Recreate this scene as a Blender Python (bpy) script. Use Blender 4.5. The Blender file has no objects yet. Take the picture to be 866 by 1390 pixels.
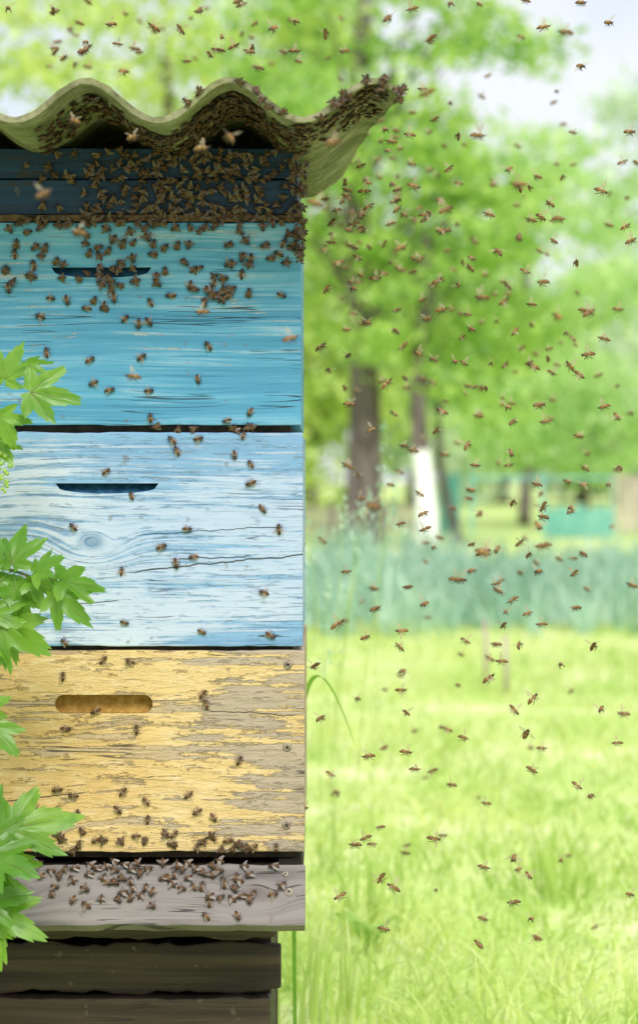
import bpy, bmesh, math, random
import numpy as np
from mathutils import Vector, Matrix, noise as mnoise
random.seed(7); rng = np.random.default_rng(7)
PI = math.pi
scene = bpy.context.scene
COL = scene.collection
F = 3000.0; D = 2.5; CZ = 0.8; HY = 650.0
def at(px, py, y=0.0):
    d = D + y
    return Vector(((px-433)/F*d, y, CZ+(HY-py)/F*d))
def gx(px, d): return (px-433)/F*d

# ---------------------------------------------------------------- node helper
class E:
    def __init__(s, g, k): s.g = g; s.k = k
    def __add__(s, o): return s.g.m('ADD', s, o)
    __radd__ = __add__
    def __sub__(s, o): return s.g.m('SUBTRACT', s, o)
    def __rsub__(s, o): return s.g.m('SUBTRACT', o, s)
    def __mul__(s, o): return s.g.m('MULTIPLY', s, o)
    __rmul__ = __mul__
    def __truediv__(s, o): return s.g.m('DIVIDE', s, o)
class G:
    def __init__(g, name):
        g.mat = bpy.data.materials.new(name); g.mat.use_nodes = True
        g.nt = g.mat.node_tree; g.nt.nodes.clear()
        g.out = g.nt.nodes.new('ShaderNodeOutputMaterial'); g._tc = None
    def put(g, inp, v):
        if isinstance(v, E): g.nt.links.new(v.k, inp)
        elif isinstance(v, (tuple, list)):
            inp.default_value = tuple(v)+(1,) if len(inp.default_value) == 4 and len(v) == 3 else tuple(v)
        else: inp.default_value = v
    def m(g, op, a, b=None, clamp=False):
        n = g.nt.nodes.new('ShaderNodeMath'); n.operation = op; n.use_clamp = clamp
        g.put(n.inputs[0], a)
        if b is not None: g.put(n.inputs[1], b)
        return E(g, n.outputs[0])
    def obj(g):
        if not g._tc: g._tc = g.nt.nodes.new('ShaderNodeTexCoord')
        return E(g, g._tc.outputs['Object'])
    def xyz(g):
        n = g.nt.nodes.new('ShaderNodeSeparateXYZ'); g.put(n.inputs[0], g.obj())
        return [E(g, n.outputs[i]) for i in range(3)]
    def v(g, x, y, z):
        n = g.nt.nodes.new('ShaderNodeCombineXYZ')
        for i, q in enumerate((x, y, z)): g.put(n.inputs[i], q)
        return E(g, n.outputs[0])
    def noise(g, vec, scale=1.0, detail=3.0, rough=.5, dist=0.0):
        n = g.nt.nodes.new('ShaderNodeTexNoise')
        g.put(n.inputs['Vector'], vec); g.put(n.inputs['Scale'], scale); g.put(n.inputs['Detail'], detail)
        g.put(n.inputs['Roughness'], rough); g.put(n.inputs['Distortion'], dist)
        return E(g, n.outputs[0])
    def mix(g, f, a, b):
        n = g.nt.nodes.new('ShaderNodeMixRGB'); g.put(n.inputs[0], f); g.put(n.inputs[1], a); g.put(n.inputs[2], b)
        return E(g, n.outputs[0])
    def sm(g, v, lo, hi):
        n = g.nt.nodes.new('ShaderNodeMapRange'); n.interpolation_type = 'SMOOTHSTEP'
        inv = lo > hi
        if inv: lo, hi = hi, lo
        g.put(n.inputs[0], v); n.inputs[1].default_value = lo; n.inputs[2].default_value = hi
        n.inputs[3].default_value = 1.0 if inv else 0.0; n.inputs[4].default_value = 0.0 if inv else 1.0
        return E(g, n.outputs[0])
    def rnd(g):
        n = g.nt.nodes.new('ShaderNodeObjectInfo'); return E(g, n.outputs['Random'])
    def bump(g, h, strength, dist):
        n = g.nt.nodes.new('ShaderNodeBump'); n.inputs['Strength'].default_value = strength
        n.inputs['Distance'].default_value = dist; g.put(n.inputs['Height'], h)
        return E(g, n.outputs[0])
    def principled(g, col, rough=.7, normal=None, spec=.3):
        n = g.nt.nodes.new('ShaderNodeBsdfPrincipled'); g.put(n.inputs['Base Color'], col)
        g.put(n.inputs['Roughness'], rough); n.inputs['Specular IOR Level'].default_value = spec
        if normal: g.put(n.inputs['Normal'], normal)
        g.nt.links.new(n.outputs[0], g.out.inputs[0]); return g.mat
    def leafy(g, col, trans=.45, tcol=None, gloss=.06):
        d = g.nt.nodes.new('ShaderNodeBsdfDiffuse'); t = g.nt.nodes.new('ShaderNodeBsdfTranslucent')
        gl = g.nt.nodes.new('ShaderNodeBsdfGlossy'); gl.inputs['Roughness'].default_value = .4
        g.put(d.inputs[0], col); g.put(t.inputs[0], tcol if tcol else col)
        m1 = g.nt.nodes.new('ShaderNodeMixShader'); m1.inputs[0].default_value = trans
        m2 = g.nt.nodes.new('ShaderNodeMixShader'); m2.inputs[0].default_value = gloss
        L = g.nt.links.new
        L(d.outputs[0], m1.inputs[1]); L(t.outputs[0], m1.inputs[2])
        L(m1.outputs[0], m2.inputs[1]); L(gl.outputs[0], m2.inputs[2]); L(m2.outputs[0], g.out.inputs[0])
        return g.mat

# ---------------------------------------------------------------- materials
def board_mat(name, kind, seed=0.0, knots=(), zt=0.24, cracks=()):
    g = G(name); x, y, z = g.xyz()
    warp = g.noise(g.v(x*3+seed, y*3, z*7), 1, 2) - .5
    v = z + warp*.016
    for kx, kz, s in knots:
        dx = x-kx; dz = z-kz
        r = g.m('SQRT', dx*dx*.45 + dz*dz)
        w = g.m('EXPONENT', r*r*(-1.0/(s*s)))
        v = v*(1-w) + (r*1.3+kz)*w
    gf = g.noise(g.v(x*8+seed, y*25+z*3, v*300), 1, 4, .65)
    gm = g.noise(g.v(x*2.2+seed, y*8, v*75), 1, 3, .55)
    gc = g.noise(g.v(x*3.5+seed*2, y*5, v*105), 1, 2, .4)
    patch = g.noise(g.v(x*5+seed*3, y*5, z*10), 1, 5, .6)
    big = g.noise(g.v(x*3+seed*5, y*3, z*4), 1, 2, .5)
    flake = g.noise(g.v(x*30+seed, y*30, z*85), 1, 5, .65)
    crack = g.sm(g.m('ABSOLUTE', gc-.5), .012, .002) * g.sm(g.noise(g.v(x*9+seed, y*9, z*22), 1, 2), .55, .63)
    for (xa, xb, z0, sl, w) in cracks:       # long splits along the grain
        wig = (g.noise(g.v(x*22, 3.0, 1.0), 1, 4, .6)-.5)*.012
        dd = g.m('ABSOLUTE', z - (z0 + (x-xa)*sl) - wig)
        crack = g.m('MAXIMUM', crack, g.sm(dd, w, w*.3)*g.sm(x, xa, xa+.02)*g.sm(x, xb, xb-.01))
    h = gf*.35 + gm*.5 - crack*1.2
    if kind == 'blue':
        c = g.mix(g.sm(gm, .33, .66), (.055, .235, .42), (.085, .31, .51))
        c = g.mix(g.sm(big, .35, .65)*.5, c, (.12, .36, .56))
        wf = g.sm(gf+(gm-.5)*.6, .47, .70)*g.sm(patch, .38, .60)
        c = g.mix(wf*.65, c, (.36, .48, .60))
        c = g.mix(g.sm(gf, .47, .31)*.5, c, (.02, .12, .26))
        bare = g.sm(flake+(gf-.5)*.8+(patch-.5)*1.1, .68, .75)
        c = g.mix(bare*.75, c, (.34, .38, .43)); h = h - bare*.3
    elif kind == 'shaded_blue':  # blue paint with the roof's shade put into the colour
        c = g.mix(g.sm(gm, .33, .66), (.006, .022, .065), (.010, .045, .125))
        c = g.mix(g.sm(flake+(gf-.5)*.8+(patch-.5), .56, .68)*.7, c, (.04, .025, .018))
    elif kind == 'white':
        bias = g.sm(z, zt-.085, zt-.005)*.12 + g.sm(x, -.11, -.22)*.07 + g.sm(z, .045, .0)*g.sm(x, .02, .14)*.20 + g.sm(z, .02, .0)*.04
        bf = g.sm(patch*.55 + flake*.25 + (gf-.5)*.70 + (gm-.5)*.45 + bias + .12, .5, .64)
        wh = g.mix(g.sm(big, .35, .65), (.50, .56, .69), (.39, .48, .66))
        bl = g.mix(g.sm(gm, .35, .65), (.06, .21, .44), (.13, .32, .56))
        c = g.mix(bf*.78, wh, bl)
        chip = g.sm(g.noise(g.v(x*40+seed, y*55, z*170), 1, 4, .6)+(gf-.5)*.7, .58, .66)
        c = g.mix(chip*.45, c, (.17, .29, .48)); h = h - chip*.3
        bare = g.sm(flake+(gf-.5)*1.1+(patch-.5)*.8, .70, .78)
        c = g.mix(bare*.6, c, (.25, .28, .35))
        c = g.mix(g.sm(gf, .45, .28)*.55, c, (.15, .24, .40))
        h = h - bf*.25 - bare*.25
        for kx, kz, s in knots:
            dx = x-kx; dz = z-kz; r = g.m('SQRT', dx*dx*.45+dz*dz)
            c = g.mix(g.sm(r, s*.6, s*.15)*.6, c, (.07, .17, .32))
    elif kind == 'yellow':
        wood = g.mix(g.sm(gm, .33, .66), (.26, .18, .12), (.50, .37, .23))
        wood = g.mix(g.sm(gf, .45, .3)*.5, wood, (.15, .11, .08))
        wood = g.mix(g.sm(big+x*.9-z*.6, .46, .62)*.6, wood, (.34, .30, .28))
        bias = g.sm(x, .11, .21)*.095 + g.sm(x, -.12, -.2)*.02 + g.sm(z, .10, .0)*.02 + g.sm(z, zt-.012, zt)*.08
        f1 = g.noise(g.v(x*15+seed, y*17, z*62+warp*6), 1, 6, .70)
        wf = g.sm(patch*.45 + f1*.55 + (gf-.5)*.25 + (gm-.5)*.65 + bias, .560, .584)
        pt = g.mix(g.sm(big, .35, .65), (.60, .40, .16), (.64, .47, .23))
        pt = g.mix(g.sm(flake, .48, .64)*.5, pt, (.70, .56, .35))
        pt = g.mix(g.sm(gf+(gm-.5)*.5, .44, .32)*.25, pt, (.42, .26, .10))
        c = g.mix(wf*.92, pt, wood); h = h - wf*1.1
        lift = g.noise(g.v(x*20+seed, y*22, z*100), 1, 5, .7)
        edge = g.sm(lift, .57, .60)*g.sm(lift, .63, .60)*g.sm(patch, .40, .52)
        c = g.mix(edge*.5*(1-wf), c, (.30, .18, .07)); h = h - edge*.6 + g.sm(lift, .4, .56)*.5
    elif kind == 'grey':
        c = g.mix(g.sm(gm, .33, .66), (.105, .092, .09), (.205, .182, .178))
        c = g.mix(g.sm(gf, .46, .3)*.65, c, (.05, .042, .04))
        c = g.mix(g.sm(patch, .45, .65)*.5, c, (.24, .215, .21))
        for kx, kz, s in knots:
            dx = x-kx; dz = z-kz; r = g.m('SQRT', dx*dx*.45+dz*dz)
            c = g.mix(g.sm(r, s*.7, s*.2)*.6, c, (.09, .06, .05))
    else:  # brown weathered wood, shade under the landing board put into the colour
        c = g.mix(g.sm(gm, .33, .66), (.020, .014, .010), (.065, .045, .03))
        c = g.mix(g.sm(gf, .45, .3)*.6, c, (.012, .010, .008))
    c = g.mix(crack*.85, c, (.03, .03, .035))
    c = g.mix(g.sm(g.noise(g.v(x*60, y*60, z*60), 1, 3), .66, .73)*.5, c, (.14, .11, .09))   # dirt specks
    return g.principled(c, g.m('ADD', gf*.35, .45), g.bump(h, .9, .0017), .35)

def leaf_mat(name, a, b, c3, s1=.9, s2=7.0, trans=.45, gloss=.05):
    g = G(name); o = g.obj()
    c = g.mix(g.sm(g.noise(o, s1, 2), .35, .65), a, b)
    c = g.mix(g.sm(g.noise(o, s2, 1), .45, .7), c, c3)
    return g.leafy(c, trans, None, gloss)
def bark_mat(name, a, b):
    g = G(name); x, y, z = g.xyz()
    n = g.noise(g.v(x*14, y*14, z*3), 1, 4)
    return g.principled(g.mix(g.sm(n, .35, .65), a, b), .9, g.bump(n, .8, .02), .1)
def plain(name, a, b, sc=40, rough=.8, bs=.3, bd=.002, spec=.3):
    g = G(name); n = g.noise(g.obj(), sc, 4, .6)
    return g.principled(g.mix(g.sm(n, .35, .65), a, b), rough, g.bump(n, bs, bd), spec)

M = {}
M['blue'] = board_mat('blue_paint', 'blue', 1.3, (), .23)
M['lid'] = board_mat('blue_paint_shaded', 'shaded_blue', 5.1)
M['white'] = board_mat('whitewashed_blue', 'white', 9.7, ((-.014, .118, .024), (-.19, .20, .03)), .2408,
                       ((.02, .235, .083, .10, .0011), (.07, .17, .098, .03, .0008), (-.2, .02, .04, .05, .0007), (.03, .20, .125, .06, .0006)))
M['yellow'] = board_mat('peeling_yellow', 'yellow', 14.2, ((-.1, .05, .03),), .2283, ((-.21, -.02, .045, .12, .0009), (.1, .22, .16, -.05, .0007)))
M['grey'] = board_mat('weathered_grey_wood', 'grey', 3.3, ((.17, -.035, .02), (-.1, -.03, .02)), .1)
M['brown'] = board_mat('brown_wood_shaded', 'brown', 6.6)
M['slot_blue'] = plain('slot_blue_shaded', (.006, .05, .12), (.02, .11, .22), 90)  # slot blue darkened, shade of the recess put into the colour
M['slot_gold'] = plain('slot_gold', (.30, .16, .03), (.44, .27, .07), 120)
M['frame'] = plain('propolis_wood', (.05, .03, .015), (.14, .085, .045), 60)
M['rim'] = plain('rim_gap_shade', (.02, .015, .012), (.05, .035, .025), 60)  # dark tone stands in for shade in the gaps between boxes
M['metal'] = plain('rusty_screw', (.16, .12, .09), (.34, .29, .24), 300, .5, .2, .0005, .5)
g = G('fibre_cement'); o = g.obj()
n1 = g.noise(o, 22, 6, .7); n2 = g.noise(o, 130, 4, .6); n3 = g.noise(o, 6, 4, .6)
c = g.mix(g.sm(n1, .36, .64), (.13, .13, .075), (.30, .29, .19))
c = g.mix(g.sm(n3, .45, .6)*.5, c, (.19, .21, .08))
c = g.mix(g.sm(n2, .52, .68)*.55, c, (.07, .066, .042))
M['cement'] = g.principled(c, .92, g.bump(n2+n1*.9, .9, .0025), .1)
def bee_mat(name, a, b, rough=.6):
    g = G(name); r = g.rnd(); n = g.noise(g.obj(), 900, 2)
    return g.principled(g.mix(r*.7+n*.3, a, b), rough, g.bump(n, .5, .0004), .3)
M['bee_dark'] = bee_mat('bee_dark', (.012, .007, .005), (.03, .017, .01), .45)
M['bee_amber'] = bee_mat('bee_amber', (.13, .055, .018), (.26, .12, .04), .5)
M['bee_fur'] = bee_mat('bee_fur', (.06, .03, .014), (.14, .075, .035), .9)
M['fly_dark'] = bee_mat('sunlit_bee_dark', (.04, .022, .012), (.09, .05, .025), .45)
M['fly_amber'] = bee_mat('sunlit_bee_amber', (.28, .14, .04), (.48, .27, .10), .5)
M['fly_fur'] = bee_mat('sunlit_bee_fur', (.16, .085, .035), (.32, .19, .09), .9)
g = G('bee_wing')
tr = g.nt.nodes.new('ShaderNodeBsdfTransparent'); tl = g.nt.nodes.new('ShaderNodeBsdfTranslucent'); df = g.nt.nodes.new('ShaderNodeBsdfDiffuse')
tl.inputs[0].default_value = (.70, .54, .38, 1); df.inputs[0].default_value = (.50, .41, .32, 1)
a = g.nt.nodes.new('ShaderNodeMixShader'); b = g.nt.nodes.new('ShaderNodeMixShader'); a.inputs[0].default_value = .5; b.inputs[0].default_value = .5
L = g.nt.links.new; L(df.outputs[0], a.inputs[1]); L(tl.outputs[0], a.inputs[2]); L(a.outputs[0], b.inputs[1]); L(tr.outputs[0], b.inputs[2]); L(b.outputs[0], g.out.inputs[0])
M['wing'] = g.mat
g = G('bee_wing_solid')
M['wing2'] = g.principled((.075, .05, .033), .35, None, .5)
# vegetation
M['currant'] = leaf_mat('currant_leaf', (.10, .29, .02), (.26, .48, .05), (.15, .36, .03), 7, 60, .55, .04)
M['stem'] = plain('green_stem', (.14, .24, .05), (.22, .20, .08), 90)
M['berry'] = plain('green_berry', (.22, .38, .06), (.30, .45, .10), 200, .3, .05, .0005, .5)
M['tree1'] = leaf_mat('leaf_mid', (.22, .46, .07), (.50, .72, .14), (.66, .84, .26), 1.3, 6, .55)
M['tree2'] = leaf_mat('leaf_yellow', (.38, .58, .10), (.66, .78, .22), (.78, .86, .34), .8, 5, .55)
M['tree3'] = leaf_mat('leaf_pale', (.38, .62, .20), (.60, .80, .32), (.74, .88, .44), .8, 5, .55)
M['tree4'] = leaf_mat('leaf_far_hazed', (.54, .70, .48), (.70, .82, .62), (.80, .88, .74), .5, 4, .5)  # distance haze blended into the pale leaf colours
M['bark'] = bark_mat('bark', (.09, .072, .07), (.21, .175, .17))
M['lime'] = plain('whitewash', (.86, .87, .9), (.92, .92, .93), 12)
M['grass'] = leaf_mat('grass', (.42, .60, .13), (.66, .77, .25), (.80, .86, .42), 1.1, 15, .55, .01)
M['onion'] = leaf_mat('onion_leaf', (.24, .46, .32), (.42, .62, .46), (.58, .74, .60), 1.5, 12, .35, .05)
M['teal'] = plain('teal_paint', (.16, .48, .44), (.26, .58, .53), 9)
M['tealnet'] = leaf_mat('teal_net', (.16, .54, .50), (.30, .66, .60), (.4, .74, .66), 2, 30, .5)
M['fencewood'] = plain('fence_wood', (.38, .32, .27), (.54, .47, .40), 6)
g = G('ground'); o = g.obj()
n1 = g.noise(o, .35, 4, .6); n2 = g.noise(o, 2.2, 5, .65); n3 = g.noise(o, 25.0, 3, .6)
c = g.mix(g.sm(n1, .38, .62), (.44, .62, .15), (.62, .73, .28))
c = g.mix(g.sm(n2, .45, .65)*.8, c, (.78, .79, .46))
c = g.mix(g.sm(n2, .42, .30)*.6, c, (.34, .52, .12))
c = g.mix(g.sm(n3, .45, .7)*.3, c, (.38, .48, .15))
M['ground'] = g.principled(c, .95, g.bump(n3, .6, .03), .05)
M['soil'] = plain('bed_soil', (.30, .40, .20), (.46, .56, .28), 5, .95)
M['petal'] = plain('petal_white', (.75, .75, .72), (.85, .85, .8), 50)
M['petal_y'] = plain('petal_yellow', (.80, .60, .04), (.85, .7, .1), 50)

# ---------------------------------------------------------------- mesh helpers
def link(o, parent=None):
    COL.objects.link(o)
    if parent is not None: o.parent = parent
    return o
def tag(o, label=None, cat=None, group=None, kind=None):
    if label: o['label'] = label
    if cat: o['category'] = cat
    if group: o['group'] = group
    if kind: o['kind'] = kind
    return o
def empty(name, loc, label, cat, group=None):
    o = bpy.data.objects.new(name, None); link(o); o.location = loc; o.empty_display_size = .05
    return tag(o, label, cat, group)
class MB:
    def __init__(s): s.v = []; s.f = []; s.mi = []
    def add(s, vs, fs, mi=0, mat=None):
        b = len(s.v)
        s.v += [tuple(mat @ Vector(p)) if mat is not None else tuple(p) for p in vs]
        s.f += [tuple(b+i for i in f) for f in fs]
        s.mi += [mi]*len(fs) if isinstance(mi, int) else list(mi)
    def tube(s, pts, rad, seg=6, mi=0, cap=True):
        pts = [Vector(p) for p in pts]; n = len(pts)
        vs = []; prev = None
        for i, p in enumerate(pts):
            t = (pts[min(i+1, n-1)]-pts[max(i-1, 0)]).normalized()
            a = t.orthogonal().normalized() if prev is None else (prev - t*prev.dot(t)).normalized()
            prev = a; b = t.cross(a)
            r = rad[i] if isinstance(rad, (list, tuple)) else rad
            for k in range(seg):
                q = 2*PI*k/seg; vs.append(p+(a*math.cos(q)+b*math.sin(q))*r)
        fs = [(i*seg+k, i*seg+(k+1) % seg, (i+1)*seg+(k+1) % seg, (i+1)*seg+k) for i in range(n-1) for k in range(seg)]
        if cap: fs += [tuple(range(seg))[::-1], tuple(range((n-1)*seg, n*seg))]
        s.add(vs, fs, mi)
    def build(s, name, mats, parent=None, smooth=True, loc=None):
        me = bpy.data.meshes.new(name); me.from_pydata(s.v, [], s.f)
        for m_ in (mats if isinstance(mats, list) else [mats]): me.materials.append(m_)
        me.polygons.foreach_set('material_index', s.mi)
        me.polygons.foreach_set('use_smooth', [smooth]*len(s.f)); me.update()
        o = bpy.data.objects.new(name, me); link(o, parent)
        if loc is not None: o.location = loc
        return o
def np_obj(name, V, Fc, mats, parent=None, mi=None):
    me = bpy.data.meshes.new(name); k = Fc.shape[1]; n = len(Fc)
    me.vertices.add(len(V)); me.vertices.foreach_set('co', V.astype(np.float32).ravel())
    me.loops.add(n*k); me.loops.foreach_set('vertex_index', Fc.astype(np.int32).ravel())
    me.polygons.add(n); me.polygons.foreach_set('loop_start', np.arange(0, n*k, k, dtype=np.int32))
    me.polygons.foreach_set('loop_total', np.full(n, k, dtype=np.int32))
    for m_ in (mats if isinstance(mats, list) else [mats]): me.materials.append(m_)
    if mi is not None: me.polygons.foreach_set('material_index', mi.astype(np.int32))
    me.update(calc_edges=True); me.validate()
    o = bpy.data.objects.new(name, me); link(o, parent); return o
def board(name, mat, x0, x1, y0, y1, z0, z1, parent=None, bev=.0018, jit=.0012, cutter=None, step=.012, seed=0):
    bm = bmesh.new(); bmesh.ops.create_cube(bm, size=1)
    for v in bm.verts:
        v.co = Vector(((x0+x1)/2+v.co.x*(x1-x0), (y0+y1)/2+v.co.y*(y1-y0), (z0+z1)/2+v.co.z*(z1-z0)))
    bmesh.ops.bevel(bm, geom=bm.edges[:], offset=bev, segments=2, affect='EDGES', profile=.6)
    if jit and (x1-x0) > step*2:
        n = int((x1-x0)/step)
        for i in range(1, n):
            bmesh.ops.bisect_plane(bm, geom=bm.verts[:]+bm.edges[:]+bm.faces[:], plane_co=(x0+(x1-x0)*i/n, 0, 0), plane_no=(1, 0, 0))
        for v in bm.verts:
            e = mnoise.noise(Vector((v.co.x*18+seed, seed, (v.co.z > (z0+z1)/2)*7.0)))+.6*mnoise.noise(Vector((v.co.x*70+seed, seed, (v.co.z > (z0+z1)/2)*7.0)))
            v.co.z += e*jit
    me = bpy.data.meshes.new(name); bm.to_mesh(me); bm.free()
    me.materials.append(mat); o = bpy.data.objects.new(name, me); link(o, parent)
    if cutter is not None:
        md = o.modifiers.new('b', 'BOOLEAN'); md.operation = 'DIFFERENCE'; md.solver = 'EXACT'; md.object = cutter; md.material_mode = 'TRANSFER'
        bpy.context.view_layer.update()
        dg = bpy.context.evaluated_depsgraph_get()
        nm = bpy.data.meshes.new_from_object(o.evaluated_get(dg))
        o.modifiers.clear(); o.data = nm
        cm = cutter.data; bpy.data.objects.remove(cutter); bpy.data.meshes.remove(cm)
    return o
def slot_cutter(x0, x1, z0, z1, dt, db, mat, rounded=True, parent=None):
    bm = bmesh.new(); h = (z1-z0)/2; pts = []
    if rounded:
        for k in range(9): a = -PI/2+PI*k/8; pts.append((x1-h+math.cos(a)*h, (z0+z1)/2+math.sin(a)*h))
        for k in range(9): a = PI/2+PI*k/8; pts.append((x0+h+math.cos(a)*h, (z0+z1)/2+math.sin(a)*h))
    else:
        n = 24
        pts = [(x1, z1), (x0, z1)]
        for k in range(1, n):
            t = k/n; pts.append((x0+(x1-x0)*t, z1-(z1-z0)*math.sin(PI*t)**.28))
    fr = [bm.verts.new((x, -.02, z)) for x, z in pts]
    bk = [bm.verts.new((x, db+(dt-db)*(z-z0)/(z1-z0), z)) for x, z in pts]
    bm.faces.new(fr); bm.faces.new(bk[::-1])
    for i in range(len(pts)):
        j = (i+1) % len(pts); bm.faces.new((fr[i], bk[i], bk[j], fr[j]))
    bmesh.ops.recalc_face_normals(bm, faces=bm.faces)
    me = bpy.data.meshes.new('cut'); bm.to_mesh(me); bm.free(); me.materials.append(mat)
    o = bpy.data.objects.new('cut', me); link(o, parent); return o
def screw(parent, x, z, y=-.0002, r=.0052):
    mb = MB(); n = 16
    vs = [(x+math.cos(2*PI*k/n)*r, y, z+math.sin(2*PI*k/n)*r) for k in range(n)]
    vs += [(x+math.cos(2*PI*k/n)*r*.75, y-.0016, z+math.sin(2*PI*k/n)*r*.75) for k in range(n)]
    fs = [(k, (k+1) % n, n+(k+1) % n, n+k) for k in range(n)] + [tuple(range(n, 2*n))]
    mb.add(vs, fs)
    w = r*.12
    for a in (0.5, 0.5+PI/2):
        ca, sa = math.cos(a), math.sin(a); l = r*.45
        mb.add([(x+ca*l*s-sa*w*q, y-.0019, z+sa*l*s+ca*w*q) for s, q in ((-1, -1), (1, -1), (1, 1), (-1, 1))], [(0, 1, 2, 3)], 1)
    mb.build('screw', [M['metal'], M['bee_dark']], parent, False)

# ---------------------------------------------------------------- hive
HX = -.2425; HW = .2242; HD = .45; T = .024
zz = lambda py: CZ+(HY-py)/1200.0
def hive_box(name, label, py0, py1, mat, handle, dx=0.0, dy=0.0, seed=0, screws=(), smat=None):
    z1, z0 = zz(py0), zz(py1); H = z1-z0
    r = empty(name, (HX+dx, dy, z0), label, 'hive box')
    cut = None
    if handle:
        a, b, t, bo, dt, db, rd = handle
        X = lambda p: (p-433)/1200-HX-dx
        cut = slot_cutter(X(a), X(b), zz(bo)-z0, zz(t)-z0, dt, db, smat, rd, r)
    fp = board('front_panel', mat, -HW, HW, 0, T, 0, H, r, cutter=cut, seed=seed)
    board('side_panel', mat, HW-T, HW-.0005, T+.0005, HD-T, .0005, H-.0005, r, jit=0)
    board('side_panel', mat, -HW+.0005, -HW+T, T+.0005, HD-T, .0005, H-.0005, r, jit=0)
    board('rear_panel', mat, -HW, HW, HD-T+.0005, HD, 0, H, r, jit=0)
    board('rim', M['rim'], -HW+.012, HW-.012, .013, HD-.01, -.0085, -.0002, r, jit=0, bev=.0005)
    for sx, sy in screws: screw(fp, (sx-433)/1200-HX-dx, zz(sy)-z0)
    return r
hive_box('hive_box', 'blue painted wooden hive box, uppermost of the three with slots, crawling with bees', 302, 577, M['blue'], (70, 206, 363, 377, .014, .006, False), -.002, .0, 1, (), M['slot_blue'])
hive_box('hive_box', 'faded white and blue hive box with a knot and long crack, middle of the stack', 587, 877, M['white'], (76, 216, 656, 670, .015, .006, False), .0, -.002, 5, (), M['slot_blue'])
hive_box('hive_box', 'yellow hive box with peeling paint and rounded slot, lowest of the stack', 883, 1156, M['yellow'], (75, 208, 943, 968, .020, .012, True), .002, -.001, 9, ((390, 1014), (391, 902), (389, 1120)), M['slot_gold'])
z0 = zz(290); H = zz(200)-z0
r = empty('feeder_box', (HX-.006, .004, z0), 'shallow blue box, shade put into its colour, right under the corrugated roof', 'hive box')
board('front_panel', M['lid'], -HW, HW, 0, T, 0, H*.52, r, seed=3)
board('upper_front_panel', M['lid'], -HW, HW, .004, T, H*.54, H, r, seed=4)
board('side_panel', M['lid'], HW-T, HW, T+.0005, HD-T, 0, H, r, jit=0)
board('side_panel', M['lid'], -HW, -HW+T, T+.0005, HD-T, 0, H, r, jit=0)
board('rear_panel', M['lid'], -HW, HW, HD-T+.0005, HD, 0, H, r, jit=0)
o = board('inner_cover', M['frame'], HX-HW+.001, HX+HW-.003, .0005, HD, zz(300.5), zz(291), None, seed=8)
tag(o, 'thin brown wooden cover board between the shaded box and the blue box', 'hive cover')
zf = zz(1176)
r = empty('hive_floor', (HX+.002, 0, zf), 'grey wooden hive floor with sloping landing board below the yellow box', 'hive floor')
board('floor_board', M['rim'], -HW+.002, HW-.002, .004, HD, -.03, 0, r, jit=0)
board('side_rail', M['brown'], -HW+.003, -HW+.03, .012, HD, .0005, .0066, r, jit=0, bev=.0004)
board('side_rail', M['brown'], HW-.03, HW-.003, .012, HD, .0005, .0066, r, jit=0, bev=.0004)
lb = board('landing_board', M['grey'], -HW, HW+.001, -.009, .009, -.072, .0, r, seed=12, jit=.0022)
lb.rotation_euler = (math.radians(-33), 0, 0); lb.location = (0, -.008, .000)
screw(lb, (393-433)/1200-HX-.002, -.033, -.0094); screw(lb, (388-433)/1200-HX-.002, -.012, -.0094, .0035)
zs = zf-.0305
r = empty('hive_stand', (HX, 0, 0), 'rough wooden base carrying the hive, darkened for the shade under the landing board', 'stand')
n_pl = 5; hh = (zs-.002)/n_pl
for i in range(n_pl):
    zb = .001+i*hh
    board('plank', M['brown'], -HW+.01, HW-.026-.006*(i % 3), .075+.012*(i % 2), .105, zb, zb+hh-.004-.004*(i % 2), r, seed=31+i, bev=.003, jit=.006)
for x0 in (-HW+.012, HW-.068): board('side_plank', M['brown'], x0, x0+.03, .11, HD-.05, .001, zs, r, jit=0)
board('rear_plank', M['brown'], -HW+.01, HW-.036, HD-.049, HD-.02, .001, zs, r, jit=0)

# ---------------------------------------------------------------- corrugated roof
RY0, RY1 = -.2, .42; PER = .1495; XC = -.0925; ZC = 1.1975; AMP = .0205; TH = .0062
def roof_z(x, y=0): return ZC + AMP*math.cos(2*PI*(x-XC)/PER) + .0014*mnoise.noise(Vector((x*9, y*9, 0)))
nx, ny = 300, 40; XL = -.58
mb = MB(); vs = []; fs = []
def redge(t): return .0895 - .062*t**1.15 + .004*mnoise.noise(Vector((t*9, 3, 1))) + .002*mnoise.noise(Vector((t*40, 3, 1)))
for s in (0, 1):
    for j in range(ny+1):
        t = j/ny; y = RY0+(RY1-RY0)*t
        for i in range(nx+1):
            x = XL+(redge(t)-XL)*i/nx
            yy = y + (.002*mnoise.noise(Vector((x*30, 0, 5)))+.0015*mnoise.noise(Vector((x*120, s*.6, 5))) if j == 0 else 0)
            sl = -AMP*2*PI/PER*math.sin(2*PI*(x-XC)/PER); nn = 1/math.sqrt(1+sl*sl)
            z = roof_z(x, y) + (.0008*mnoise.noise(Vector((x*90, s*3, 8)))+.0005*mnoise.noise(Vector((x*260, s*3, 8))) if j == 0 else 0)
            vs.append((x+(sl*nn*TH if s else 0), yy, z-(nn*TH if s else 0)))
N1 = (nx+1)*(ny+1)
for j in range(ny):
    for i in range(nx):
        a = j*(nx+1)+i; fs.append((a, a+1, a+nx+2, a+nx+1)); fs.append((N1+a, N1+a+nx+1, N1+a+nx+2, N1+a+1))
for i in range(nx):
    fs.append((i, N1+i, N1+i+1, i+1)); a = ny*(nx+1)+i; fs.append((a, a+1, N1+a+1, N1+a))
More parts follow.
